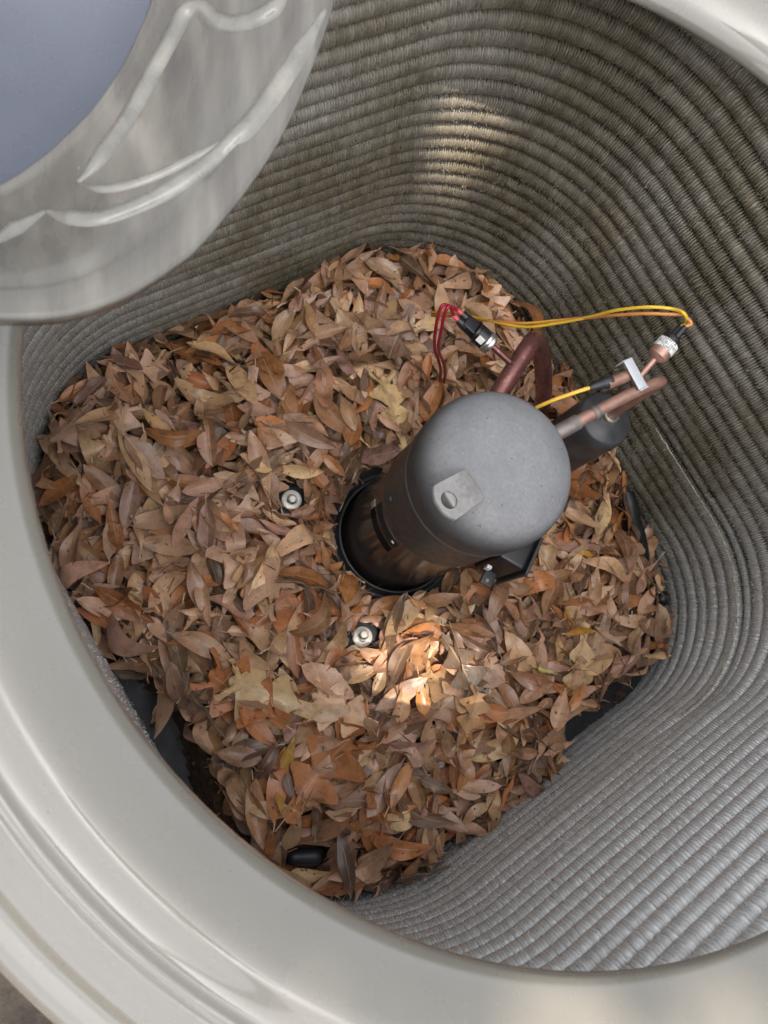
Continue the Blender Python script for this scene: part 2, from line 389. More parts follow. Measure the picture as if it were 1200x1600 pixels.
# ------------------------------------------------------------------ condenser coil: stacked rings of spine fin tube
coil = tag(empty('condenser_coil', (0, 0, -.06)), 'silver spine fin coil lining the cabinet, its far walls brown with dirt', 'coil')
PITCH = .024; RF = .0123; CH = HALF + .0045
NPER = 840; NST = NPER * 4
ang = np.radians(np.array([-100, -62, -34, -12, 8, 28, 48, 70, 100, 180]))
def smooth_noise(n, per, rs):
    k = max(3, int(n / per)); a = rs.normal(size=k); x = np.linspace(0, k, n, endpoint=False); i = x.astype(int); f = x - i; f = f * f * (3 - 2 * f)
    return a[i % k] * (1 - f) + a[(i + 1) % k] * f
def ring(k):
    rs = np.random.default_rng(100 + k); zc = .015 + PITCH * k
    X, T, L = rsq(CH, RAD, NST, rs.uniform(0, .01))
    Nin = np.stack([-T[:, 1], T[:, 0]], -1)                       # towards the middle
    per = L / NPER; ph = np.tile(np.array([0., .30, .42, .88]), NPER); pi = np.repeat(np.arange(NPER), 4)
    sh = (ph - np.tile(np.arange(4) / 4., NPER)) * per + np.repeat(rs.normal(0, .05, NPER), 4) * per
    X = X + T * sh[:, None]
    wob = smooth_noise(NST, 300, rs) * .0005; wobz = smooth_noise(NST, 400, rs) * .0008
    far = np.clip((X[:, 1] - .0) / .2, 0, 1) * np.clip((.40 - X[:, 0]) / .1, 0, 1)   # deep slits on the dirty far wall
    near = np.clip((X[:, 0] - .2) / .2, 0, 1) * (1 - far)
    dep = np.repeat(np.abs(rs.normal(.17, .03, NPER)), 4)
    patch = np.clip(.95 + .30 * smooth_noise(NST, 260, rs), .35, 1.25)
    slit = np.clip(dep * patch * (.45 + 1.75 * far), 0.01, .55)
    odd = np.tile(np.array([False, False, True, True]), NPER)
    amp = .28 + .30 * far
    R0 = 1 + np.repeat(rs.normal(0, .024, NPER), 4) * amp
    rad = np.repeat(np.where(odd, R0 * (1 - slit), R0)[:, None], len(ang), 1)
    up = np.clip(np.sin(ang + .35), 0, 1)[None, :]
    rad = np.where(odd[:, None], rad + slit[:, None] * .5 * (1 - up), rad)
    rad *= 1 + np.repeat(rs.normal(0, .022, (NPER, len(ang))), 4, 0) * amp[:, None]
    tilt = np.repeat(rs.normal(0, .00055, (NPER, len(ang))), 4, 0)
    # squeezed, bare stretch of one row at the right corner
    if k == 5:
        s = ((X[:, 0] > .03) & (X[:, 1] > .16)).astype(float)
        s = np.convolve(np.r_[s, s, s], np.ones(121) / 121, 'same')[NST:2 * NST]
        rad *= (1 - .42 * s)[:, None]
    for (px, py, pz, pr) in PITS:
        dd = np.hypot(np.hypot(X[:, 0] - px, X[:, 1] - py)[:, None], (zc + RF * np.sin(ang) - pz)[None, :])
        rad *= np.where(dd < pr, .35, 1.0)
    r = RF * rad
    V = np.empty((NST, len(ang), 3))
    off = r * np.cos(ang); 
    V[:, :, :2] = X[:, None, :] + Nin[:, None, :] * (off + wob[:, None])[:, :, None] + T[:, None, :] * tilt[:, :, None]
    V[:, :, 2] = zc + r * np.sin(ang) + wobz[:, None] + .06
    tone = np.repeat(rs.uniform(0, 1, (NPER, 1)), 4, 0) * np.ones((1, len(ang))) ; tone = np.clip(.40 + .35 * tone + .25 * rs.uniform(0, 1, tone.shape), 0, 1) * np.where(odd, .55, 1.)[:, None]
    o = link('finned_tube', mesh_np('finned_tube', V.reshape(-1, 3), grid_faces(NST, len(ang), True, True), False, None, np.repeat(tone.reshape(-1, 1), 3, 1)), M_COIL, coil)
    # loose fin spines standing out of the row
    ns = 2600; i = rs.integers(0, NST, ns); a = np.radians(np.where(rs.random(ns) < .55, rs.uniform(45, 105, ns), rs.uniform(-40, 60, ns))); d = np.stack([Nin[i, 0] * np.cos(a), Nin[i, 1] * np.cos(a), np.sin(a)], -1)
    C0 = np.c_[X[i], np.full(ns, zc + .06)] + np.c_[np.zeros((ns, 2)), wobz[i]]; Tt = np.c_[T[i], np.zeros(ns)]
    ln = RF * rs.uniform(1.0, 1.13, ns)[:, None]
    if k == 5: ln = np.where(((X[i, 0] > .0) & (X[i, 1] > .13))[:, None], RF * .6, ln)
    wd = .00055
    tip = C0 + d * ln + Tt * rs.normal(0, .0012, ns)[:, None]
    b = C0 + d * ln * .72
    Vs = np.concatenate([b - Tt * wd, b + Tt * wd, tip + Tt * wd * .5, tip - Tt * wd * .5]); j = np.arange(ns)
    s = link('fin_spines', mesh_np('fin_spines', Vs, np.stack([j, j + ns, j + 2 * ns, j + 3 * ns], -1), False, None, np.full((4 * ns, 3), .55)), M_COIL, o); s['kind'] = 'stuff'
    return o
PITS = [(-.336, .359, .2157, .0105), (.186, .4206, .1468, .008), (.421, .031, .349, .0045), (-.12, .42, .30, .004)]
for k in range(-3, 24):
    o = ring(k)
    if k == 5:
        o['label'] = 'squeezed row with a bare bright line in it'
        Xp, Tp, _ = rsq(CH - .009, RAD, 900); m_ = (Xp[:, 0] > .06) & (Xp[:, 1] > .19); seg = Xp[m_]
        seg = seg[np.argsort(seg[:, 0] - seg[:, 1])]
        zz = .1235 + .06 + np.random.default_rng(3).normal(0, .0005, len(seg))
        V, F = tube_geo(np.c_[seg, zz], np.random.default_rng(4).uniform(.0004, .0015, len(seg)), 6); link('bare_wire', mesh_np('bare_wire', V, F), M_BARE, o)

# ------------------------------------------------------------------ compressor
CC = (.0009, .0215)
cp = tag(empty('compressor', (CC[0], CC[1], -.05)), 'black scroll compressor standing in the leaves, dusty grey domed cap on top', 'compressor')
cp.rotation_euler = (math.radians(-.25), math.radians(.9), 0)
def in_cp(o): o.location = (-CC[0], -CC[1], .05); return o
in_cp(lathe('body', [(.060, -.055), (.0805, -.05), (.0817, -.045), (.0817, .295)], M_COMP, cp, 96, CC))
in_cp(lathe('skirt', [(.0819, .202), (.0832, .2025), (.0836, .205), (.0836, .296)], M_SKIRT, cp, 96, CC, sharp=50))
in_cp(lathe('domed_cap', [(.0830, .293), (.0862, .2932), (.0869, .2945), (.0868, .2962), (.0861, .2975), (.0866, .303), (.0876, .315), (.0880, .328), (.0870, .3400), (.0840, .3510), (.0790, .3595), (.071, .3665), (.059, .3722), (.045, .3762), (.029, .3788), (.013, .380), (.0005, .3802)], M_CAP, cp, 96, CC, sharp=60))
in_cp(lathe('rubber_mount_ring', [(.084, -.05), (.0845, -.012), (.0870, -.008), (.0895, -.013), (.0925, -.022), (.0965, -.0225), (.100, -.0165), (.1045, -.0145), (.111, -.017), (.1165, -.028), (.119, -.06)], M_RUB, cp, 96, CC))
# glossy dark rectangle wrapped on the body, with a silver end and small white dot
def patch(name, a0, a1, z0, z1, r, mat, par, n=16):
    t = np.radians(np.linspace(a0, a1, n)); V = []
    for (rr_, z) in ((r - .0006, z0), (r, z0), (r, z1), (r - .0006, z1)): V.append(np.stack([CC[0] + rr_ * np.cos(t), CC[1] + rr_ * np.sin(t), np.full(n, z)], -1))
    return link(name, mesh_np(name, np.concatenate(V), grid_faces(4, n, close=False), False), mat, par)
lp_ = in_cp(patch('body_dark_patch', -119, -78, .139, .189, .0823, M_BLKG, cp))
patch('silver_end', -126, -119.4, .141, .160, .0824, M_SILVER, lp_, 6)
patch('white_dot', -84.6, -81.6, .1735, .1795, .0827, M_WHT, lp_, 4)
# screw on the skirt
a = math.radians(-114.6); d = Vector((math.cos(a), math.sin(a), 0))
in_cp(lathe('screw', [(.0058, .0), (.0056, .0012), (.0042, .0024), (.0015, .003), (.0001, .003)], M_SKIRT, cp, 20, axis=d, origin=(CC[0] + .0838 * d.x, CC[1] + .0838 * d.y, .228)))
# lifting lug: plate with a hole, held by a bent tab
import bmesh
LUGT = 10
def lug_mesh():
    ex = Vector((.0285, .0835, 0)).normalized()      # towards the far end, over the cap
    ex = Vector((0.02, .9, .0)); ex = (Vector((.012, -.0205, 0)) - Vector((.0135, -.0665, 0))); L = ex.length
    ex.normalize(); ey = Vector((0, 0, 1)).cross(ex)
    hw = .0196
    out = []
    for t in np.linspace(-math.pi / 2 - .55, math.pi / 2 + .55, 18)[::-1]:
        pass
    # outline: rounded square end (far) and a blunt arc at the hole end
    pts = [(.0250, -hw * .92), (.0266, -hw * .82), (.0268, hw * .82), (.0250, hw * .92), (-.0135, hw * 1.0), (-.019, hw * .88), (-.0240, hw * .45), (-.0252, 0), (-.0240, -hw * .45), (-.019, -hw * .88), (-.0135, -hw * 1.0)]
    return ex, ey, pts
ex, ey, pts = lug_mesh(); lc = Vector((.0055, -.0570, .3865)); ez = Vector((0, 0, 1))
tiltq = Matrix.Rotation(math.radians(LUGT), 3, ey); ex = tiltq @ ex; ez = ex.cross(ey) * 1.0
if ez.z < 0: ez = -ez
hc = np.array([-.0110, .0]); hr = .0092; nh = 24
O = spline([np.array(p) for p in pts + pts[:1]], 4)[:-1]
# sample outline by angle about the hole so that it bridges to it cleanly
angs = np.linspace(0, 2 * np.pi, 64, endpoint=False); ring_o = []
for t in angs:
    dv = np.array([math.cos(t), math.sin(t)]); best = None
    for i in range(len(O)):
        p, q = O[i], O[(i + 1) % len(O)]; e = q - p; A = np.array([[dv[0], -e[0]], [dv[1], -e[1]]])
        if abs(np.linalg.det(A)) < 1e-12: continue
        s_, u_ = np.linalg.solve(A, p - hc)
        if s_ > 0 and -1e-6 <= u_ <= 1 + 1e-6: best = s_ if best is None else max(best, s_)
    ring_o.append(hc + dv * best)
ring_o = np.array(ring_o); ring_h = hc + hr * np.stack([np.cos(angs), np.sin(angs)], -1)
th_ = .0036
def P3(p, z): v = lc + ex * float(p[0]) + ey * float(p[1]) + ez * z; return tuple(v)
inner = lambda R, s: hc + (R - hc) * s
rows = [[P3(p, -th_ / 2) for p in ring_h], [P3(p, th_ / 2) for p in ring_h], [P3(inner(p, .97), th_ / 2) for p in ring_o], [P3(p, th_ / 2 - .0007) for p in ring_o], [P3(p, -th_ / 2) for p in ring_o]]
V = np.array(sum(rows, [])); F = [tuple(f) for f in grid_faces(5, 64, True, True)]
me = mesh_np('lifting_lug', V, F); lug = in_cp(link('lifting_lug', me, M_LUG, cp)); me.set_sharp_from_angle(angle=math.radians(35))
# weld foot of the lug reaching the cap, and three small dimples
foot = box('lug_foot', lc + ex * .006 - ez * .011, ex, ey, ez, (.030, .031, .021), M_LUG, lug, .003)
for (a_, b_) in ((.0075, .0095), (.014, .0035), (.0125, -.0100)):
    o = lathe('dimple', [(.0026, .0), (.0021, .0008), (.0012, .0004), (.0001, .0002)], M_LUG, lug, 16, axis=ez, origin=lc + ex * a_ + ey * b_ + ez * (th_ / 2))
# terminal box
tb = in_cp(box('terminal_box', (.099, .088, .130), (.86, .51, 0), (-.51, .86, 0), (0, 0, 1), (.040, .050, .085), M_BLK, cp, .006))
box('box_cover', (.1185, .0985, .131), (.86, .51, 0), (-.51, .86, 0), (0, 0, 1), (.0045, .056, .094), M_SKIRT, tb, .0015)
box('box_tab', (.114, .044, .139), (.86, .51, 0), (-.51, .86, 0), (0, 0, 1), (.018, .022, .004), M_BLK, tb, .0015)
lathe('tab_rivet', [(.0028, 0), (.0024, .0012), (.0001, .0014)], M_LUG, tb, 14, axis=(0, 0, 1), origin=(.1155, .0405, .141))
box('box_lug_pin', (.101, .045, .152), (.86, .51, 0), (-.51, .86, 0), (0, 0, 1), (.007, .005, .012), M_WHT, tb, .001)

# ------------------------------------------------------------------ accumulator
AC = (.0150, .2945)
acc = tag(empty('suction_accumulator', (AC[0], AC[1], -.05)), 'slim black suction accumulator cylinder standing behind the compressor under a copper pipe', 'accumulator')
o = lathe('tank_body', [(.034, -.05), (.0405, -.04), (.0405, .178), (.0400, .186), (.0380, .1925), (.0362, .1945), (.0345, .1950), (.030, .1975), (.022, .2005), (.012, .2020), (.0005, .2025)], M_ACC, acc, 72, AC, sharp=60); o.location = (-AC[0], -AC[1], .05)
o = lathe('collar', [(.0125, .199), (.0125, .2065), (.0112, .2085), (.0085, .209), (.0070, .211)], M_SIL, acc, 32, AC, sharp=40); o.location = (-AC[0], -AC[1], .05)

# ------------------------------------------------------------------ suction pipe from the cap to the accumulator
sp = tag(empty('suction_pipe', (.008, .126, .345)), 'pinkish copper suction pipe leaving the compressor cap and bending down into the accumulator', 'pipe')
def at(o, t): o.location = -t.location; return o
pth = [(.0060, .100, .338), (.0068, .126, .3475), (.0075, .165, .3505), (.0095, .215, .3515), (.0125, .252, .3505), (.0140, .2665, .3465), (.0146, .2760, .337), (.0147, .2815, .322), (.0142, .286, .29), (.0142, .2925, .235), (.0150, .2945, .205)]
at(tube('copper_tube', pth, .0068, M_CU, sp, 20, 10), sp)
at(tube('steel_stub', [(.0045, .094, .333), (.0064, .116, .3455), (.0070, .138, .3490)], .0088, M_SOLD, sp, 20), sp)
at(tube('brazed_collar', [(.0077, .1585, .3502), (.0078, .1625, .3505), (.0079, .1665, .3507)], [.0078, .0082, .0076], M_SOLD, sp, 20), sp)

# ------------------------------------------------------------------ metal clip holding a sensor to the pipe
cl = tag(empty('sensor_clip', (-.008, .222, .36)), 'shiny rectangular metal clip strapped across the copper suction pipe', 'clip')
cdir = Vector((.0385, -.0005, 0)).normalized(); cdir = Vector((.86, -.02, -.05)).normalized(); cpd = Vector((.04, .99, 0)).normalized(); cup = cdir.cross(cpd).normalized()
at(box('clip_top', (-.0075, .2285, .3625), cdir, cpd, cup, (.037, .0125, .0022), M_ALU, cl, .0006), cl)
at(box('clip_flange', (.0115, .2287, .3515), cdir, cpd, cup, (.0018, .0125, .0225), M_ALU, cl, .0005), cl)
at(box('clip_end', (-.0262, .2287, .3560), cdir, cpd, cup, (.0018, .0125, .0145), M_ALU, cl, .0005), cl)
sn = tag(empty('temperature_sensor', (-.012, .205, .352)), 'small copper temperature sensor with black tape sleeve and yellow lead beside the suction pipe', 'sensor')
at(tube('sensor_bulb', [(-.0135, .196, .3515), (-.0115, .215, .3525), (-.010, .232, .353)], .0068, M_CU, sn, 16), sn)
at(tube('tape_sleeve', [(-.0195, .176, .348), (-.0178, .186, .3495), (-.0150, .199, .3515), (-.0140, .2035, .352)], [.0036, .0058, .0076, .0072], M_RUB, sn, 14), sn)
at(tube('lead_wire', [(-.0195, .177, .348), (-.0245, .158, .339), (-.0305, .136, .322), (-.034, .118, .300), (-.037, .10, .270), (-.05, .09, .20)], .0022, M_YEL, sn, 8), sn)
at(tube('lead_stripe', [(-.0210, .177, .3492), (-.0260, .158, .3400), (-.0320, .136, .3230), (-.0355, .118, .301)], .0009, M_ORG, sn, 6), sn)

# ------------------------------------------------------------------ low pressure switch
A0 = Vector((-.0030, .240, .3545)); A1 = Vector((-.0280, .308, .386)); ad = (A1 - A0).normalized()
lp = tag(empty('pressure_switch', A0), 'pressure switch with printed white band and black cap above the copper pipe elbow', 'switch')
at(tube('stem', [A0, A0 + ad * .034], .0036, M_CU, lp, 12, 2), lp)
b0 = A0 + ad * .026
at(lathe('copper_base', [(.0036, -.002), (.0085, 0), (.0118, .003), (.0120, .0135)], M_CU, lp, 32, axis=ad, origin=b0, sharp=40), lp)
lab = at(lathe('label_band', [(.0118, .0115), (.0125, .012), (.0125, .0235), (.0118, .0240)], M_WHT, lp, 40, axis=ad, origin=b0, sharp=40), lp)
at(lathe('hex_cap', [(.0112, .023), (.0112, .0295), (.0100, .0320), (.0075, .0335), (.0001, .034)], M_BLK, lp, 6, axis=ad, origin=b0, smooth=False), lp)
u_, v_, _ = frame(ad)
side = Vector((-.2, -.3, .0)) ; side = (side - ad * side.dot(ad)).normalized(); sd2 = ad.cross(side)
for s in (-1, 1):
    c0 = b0 + ad * .031 + sd2 * (.0046 * s)
    at(tube('terminal_sleeve', [c0, c0 + ad * .016], [.0045, .0036], M_BLK, lp, 12, 2), lp)
# print on the label: three rows of small characters, wrapped round the band
def label_text():
    rs = np.random.default_rng(5); rows_ = ["50HP1A", "R32B120W", "250PSI"]
    cu = bpy.data.curves.new('label_text', 'FONT'); cu.body = "\n".join(rows_); cu.size = .0050; cu.align_x = 'CENTER'; cu.space_line = .86; cu.space_character = 1.05
    tmp = bpy.data.objects.new('label_text', cu); col.objects.link(tmp); dg = bpy.context.evaluated_depsgraph_get(); me = bpy.data.meshes.new_from_object(tmp.evaluated_get(dg)); bpy.data.objects.remove(tmp)
    camdir = Vector((0.04, -.38, 1.06)) - b0; cv = (camdir - ad * camdir.dot(ad)).normalized(); cs = ad.cross(cv)
    ys = [v.co.y for v in me.vertices]; ymid = (min(ys) + max(ys)) / 2
    for v in me.vertices:
        t = v.co.x / .0127; h = .0178 + (v.co.y - ymid)
        p = b0 + ad * h + (cv * math.cos(t) + cs * math.sin(t)) * .01275
        v.co = p
    return me
tx = link('label_print', label_text(), M_INK, lab)

# ------------------------------------------------------------------ discharge pipe loop and high pressure switch
dp = tag(empty('discharge_pipe', (-.06, .10, .2)), 'thick dark maroon copper discharge pipe looping over beside the compressor', 'pipe')
pth = [(-.040, .075, .215), (-.058, .105, .228), (-.0775, .140, .238), (-.096, .175, .247), (-.1105, .205, .251), (-.1165, .221, .246), (-.1135, .236, .231), (-.1015, .250, .205), (-.080, .270, .155), (-.060, .290, .10), (-.045, .305, .04), (-.04, .31, -.04)]
at(tube('pipe_loop', pth, .0122, M_CUD, dp, 20, 8), dp)
H0 = Vector((-.0925, .1765, .2485)); H1 = Vector((-.1885, .1285, .268)); hd = (H1 - H0).normalized()
hp = tag(empty('high_pressure_switch', H0), 'pressure switch with silver ring, black cap and two red wires on a thin copper stem', 'switch')
at(tube('stem', [H0, H0 + hd * .050], .0042, M_CUD, hp, 12, 2), hp)
g0 = H0 + hd * .046
at(lathe('silver_ring', [(.0045, -.001), (.0125, 0), (.0136, .0015), (.0136, .0045), (.0130, .0058), (.0136, .0070), (.0136, .0098), (.0125, .0108)], M_SIL, hp, 40, axis=hd, origin=g0, sharp=50), hp)
at(lathe('switch_body', [(.0125, .0105), (.0125, .0235), (.0113, .0240), (.0113, .0275), (.0108, .028)], M_BLK, hp, 36, axis=hd, origin=g0, sharp=40), hp)
hs1 = Vector((0.3, -.6, 0)); hs1 = (hs1 - hd * hs1.dot(hd)).normalized(); hs2 = hd.cross(hs1)
cb = at(box('connector_cap', g0 + hd * .0365, hd, hs1, hs2, (.0190, .0178, .0128), M_BLK, hp, .0022), hp)
for s in (-1, 1):
    c0 = g0 + hd * .040 + hs1 * (.0052 * s)
    at(tube('terminal_sleeve', [c0, c0 + hd * .013], [.0058, .0050], M_BLK, hp, 12, 2), hp)
cvd = (Vector((.04, -.38, 1.06)) - g0).normalized(); lv = (hs1 * .75 + Vector((0, 0, 1)) * .55); lv = (lv - hd * lv.dot(hd)).normalized()
at(box('white_sticker', g0 + hd * .0175 + lv * .0127, hd, hd.cross(lv), lv, (.0095, .0085, .0006), M_WHT, hp, .0002), hp)
# two red wires into the leaves
e0 = g0 + hd * .053
for s, mat in ((-1, M_RED), (1, M_RED)):
    st = e0 + hs1 * (.0052 * s)
    wv = tag(empty('red_wire', st), ('deep red wire from the upper terminal of the silver ringed switch into the leaves' if s < 0 else 'deep red wire from the lower terminal of the silver ringed switch into the leaves'), 'wire', 'red switch wires')
    off = Vector((.0025, .0025, 0)) * s
    pts_ = [st - hd * .004, st + hd * .006] + [Vector(p_) + off * f_ for p_, f_ in (((-.1929, .1146, .285), .8), ((-.1915, .1072, .282), 1), ((-.1814, .1077, .25), 1), ((-.1733, .1206, .2), .8), ((-.1669, .1455, .15), 1), ((-.1624, .1721, .09), 1), ((-.1538, .1981, .0), 1), ((-.1473, .1999, -.03), 1))]
    at(tube('insulation', pts_, .0022, mat, wv, 8), wv)
    at(tube('pink_end', [st - hd * .003, st + hd * .0035, st + hd * .0085 + Vector((-.0005, -.0015, .001))], .0029, M_PINK, wv, 8), wv)
# two twisted wires to the label switch
c1 = b0 + ad * .045
for s, mat, nm in ((-1, M_YEL, 'yellow'), (1, M_ORG, 'orange')):
    st = c1 + sd2 * (.0046 * s)
    wv = tag(empty(nm + '_wire', st), nm + ' wire crossing from the leaves to the label banded switch, twisted with its ' + ('orange' if s < 0 else 'yellow') + ' neighbour', 'wire', 'twisted switch wires')
    base = [(-.2843, .2367, .015), (-.2501, .2355, .07), (-.219, .2241, .13), (-.1762, .2232, .19), (-.1442, .2381, .225), (-.1218, .2565, .26), (-.1007, .269, .30), (-.0845, .2718, .338), (-.0642, .2821, .372), (-.0471, .2991, .386)]
    sep = [.8, .8, .7, -.1, -.8, -.6, .1, .9, 1.2, 1.0]
    ins = [Vector(b_) + Vector((-.6, .35, .5)) * (-.0036 * s * q_) for b_, q_ in zip(base, sep)]
    ins += [Vector((-.0365, .3035 + .002 * s, .394 - .003 * s)), st + ad * .0085 + Vector((.002, .002, .0)), st + ad * .002, st - ad * .006]
    at(tube('insulation', ins, .0021, mat if s < 0 else M_ORG, wv, 8), wv)
    at(tube('stripe', [p + Vector((0, -.0004, .0014)) for p in ins[3:9]], .0011, M_YEL if s > 0 else M_YEL, wv, 6), wv)

# ------------------------------------------------------------------ bolts through the base pan
for (bx, by, bz, lb, dx) in ((-.1155, -.095, .001, 'pale zinc bolt and washer among leaves left of the compressor', .0), (.101, -.1045, .001, 'pale zinc bolt with off centre washer among leaves in front of the compressor', .002)):
    b = tag(empty('bolt', (bx, by, bz)), lb, 'bolt', 'compressor mounting bolts')
    lathe('washer', [(.0062, .0), (.0122, .0), (.0129, .0006), (.0129, .0020), (.0120, .0027), (.0062, .0027)], M_ZINC, b, 36, center=(dx, -dx), sharp=40)
    lathe('hex_flange', [(.0080, .0026), (.0080, .0034), (.0066, .0042)], M_ZINC, b, 28, sharp=40)
    lathe('bolt_head', [(.0056, .0034), (.0056, .0088), (.0048, .0098), (.0030, .0100), (.0001, .0100)], M_ZINC, b, 6, smooth=False)
    b.scale = (1.12, 1.12, 1.1)
    lathe('shank', [(.0045, -.03), (.0045, .003)], M_ZINC, b, 14)

# ------------------------------------------------------------------ rubber pieces by the coil
hz = tag(empty('rubber_hose', (.15, .385, 0)), 'black rubber hose along the foot of the right coil wall, half under leaves', 'hose')
at(tube('hose_length', [(.130, .392, .012), (.150, .387, .010), (.175, .381, .004), (.205, .381, -.006), (.240, .377, -.022), (.285, .362, -.035), (.33, .33, -.045)], [.0125, .0145, .0125, .0115, .011, .0115, .011], M_RUB, hz, 16), hz)
pl = tag(empty('rubber_plug', (.306, .352, 0)), 'rounded black rubber plug standing by the right corner of the coil', 'plug')
kd = Vector((-.3, -.2, 1)).normalized()
at(lathe('plug_body', [(.0105, -.04), (.0110, -.01), (.0116, .0), (.0112, .006), (.0088, .0105), (.0045, .0125), (.0001, .013)], M_RUB, pl, 28, axis=kd, origin=(.304, .350, .004)), pl)
pn = tag(empty('rubber_pin', (.305, -.321, 0)), 'short black rubber pin lying in leaves at the lower corner of the coil', 'pin')
pd = Vector((.50, .80, .05)).normalized()
at(lathe('pin_body', [(.0001, -.0225), (.006, -.0225), (.0092, -.0205), (.0100, -.016), (.0100, -.006), (.0108, -.0035), (.0108, .010), (.0096, .0165), (.006, .020), (.0001, .021)], M_RUB, pn, 28, axis=pd, origin=(.305, -.319, .004)), pn)

# ------------------------------------------------------------------ lid leaning over the opening
LS = .8547; LC = Vector((-.3930, -.3218, .7595)); ln_ = Vector((.3917, .0361, 1.0)).normalized(); lu = Vector((0, 1, 0)).cross(ln_).normalized(); lv_ = ln_.cross(lu)
lid = tag(empty('fan_cover_lid', LC), 'weathered beige plastic fan cover with painted reflection streaks and swirling raised ribs leaning over the opening', 'fan cover')
lid.matrix_world = Matrix((lu, lv_, ln_)).transposed().to_4x4(); lid.matrix_world.translation = LC
lid.rotation_euler = Matrix((lu, lv_, ln_)).transposed().to_euler(); lid.location = LC
ro_t = np.array([(-8.9, .2888), (-5.63, .2928), (-2.25, .297), (1.5, .2989), (5.5, .3002), (10.6, .2996), (15.2, .2994), (21.5, .2961), (28.7, .2942), (36.7, .294), (44.1, .294), (50.3, .2965), (56.2, .3001)])
ri_t = np.array([(.8, .1975), (8.3, .1931), (17.3, .1888), (26.4, .1874), (35.3, .1866), (45.3, .1879), (54.7, .1919)])
def outline(tab, deg):
    d = (np.asarray(deg) - 24 + 180) % 360 - 180 + 24
    lo, hi = tab[0], tab[-1]; mean = tab[:, 1].mean()
    v = np.interp(d, tab[:, 0], tab[:, 1])
    f = np.clip(np.maximum(lo[0] - d, d - hi[0]) / 35., 0, 1); f = f * f * (3 - 2 * f)
    return v * (1 - f) + mean * f
nt_ = 240; deg = np.linspace(0, 360, nt_, endpoint=False); Ro = outline(ro_t, deg); Ri = outline(ri_t, deg)
prof_t = [(-.004, -.022), (.0, -.012), (.0, -.004), (.012, .0), (.05, -.0005), (.12, -.003), (.20, -.0050), (.222, -.0115), (.26, -.0125), (.35, -.020), (.5, -.0355), (.65, -.050), (.8, -.064), (.92, -.075), (.965, -.0785), (.985, -.0770), (1.0, -.0785), (1.004, -.083), (.99, -.0865), (.95, -.085), (.8, -.070), (.5, -.043), (.2, -.016), (.05, -.008), (.012, -.022)]
# outer rim skirt
V = []
for (t, z) in prof_t:
    r = Ro + (Ri - Ro) * t
    V.append(np.stack([r * np.cos(np.radians(deg)), r * np.sin(np.radians(deg)), np.full(nt_, z)], -1))
V = np.concatenate(V)
link('lid_shell', mesh_np('lid_shell', V, grid_faces(len(prof_t), nt_, True, True)), M_LID, lid)
pt = np.array(prof_t[:17])
def lz(x, y):
    r = math.hypot(x, y); d = math.degrees(math.atan2(y, x)); a_ = float(outline(ro_t, d)); b_ = float(outline(ri_t, d)); t = (a_ - r) / (a_ - b_)
    return float(np.interp(t, pt[3:15, 0], pt[3:15, 1]))
ribs = dict(
 A1=([(.2152, .0459), (.2074, .0659), (.1864, .0993), (.1585, .1362), (.1425, .1573), (.1311, .1714), (.1332, .18), (.1465, .1825), (.1549, .1896), (.1592, .2029), (.157, .2158), (.1486, .226)], .0050),
 A2=([(.2152, .0459), (.2255, .0549), (.2313, .0716), (.2325, .0953), (.2301, .1213), (.2268, .137)], .0028),
 B1=([(.2391, -.031), (.2337, -.0056), (.2262, .0182)], .0052),
 B2=([(.2262, .0182), (.2377, .0274), (.2465, .042), (.2485, .063), (.2469, .0864), (.2406, .1149), (.2298, .1461), (.2109, .182), (.1918, .2112), (.1712, .2389)], .0050))
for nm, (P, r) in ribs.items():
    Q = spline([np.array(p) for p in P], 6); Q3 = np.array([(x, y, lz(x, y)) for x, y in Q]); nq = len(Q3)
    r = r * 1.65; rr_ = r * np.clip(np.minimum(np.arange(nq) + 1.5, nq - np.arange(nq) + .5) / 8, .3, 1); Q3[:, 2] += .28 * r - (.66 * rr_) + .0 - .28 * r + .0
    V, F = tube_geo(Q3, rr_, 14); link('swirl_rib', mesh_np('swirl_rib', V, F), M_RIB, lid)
# motor housing seen through the middle of the lid
V, F = lathe_geo([(.209, -.096), (.206, -.107), (.195, -.114), (.16, -.125), (.10, -.139), (.05, -.147), (.0005, -.150)], 96)
link('motor_housing', mesh_np('motor_housing', V, F), M_HUB, lid)
for c_ in lid.children: c_.data.transform(Matrix.Scale(LS, 4))

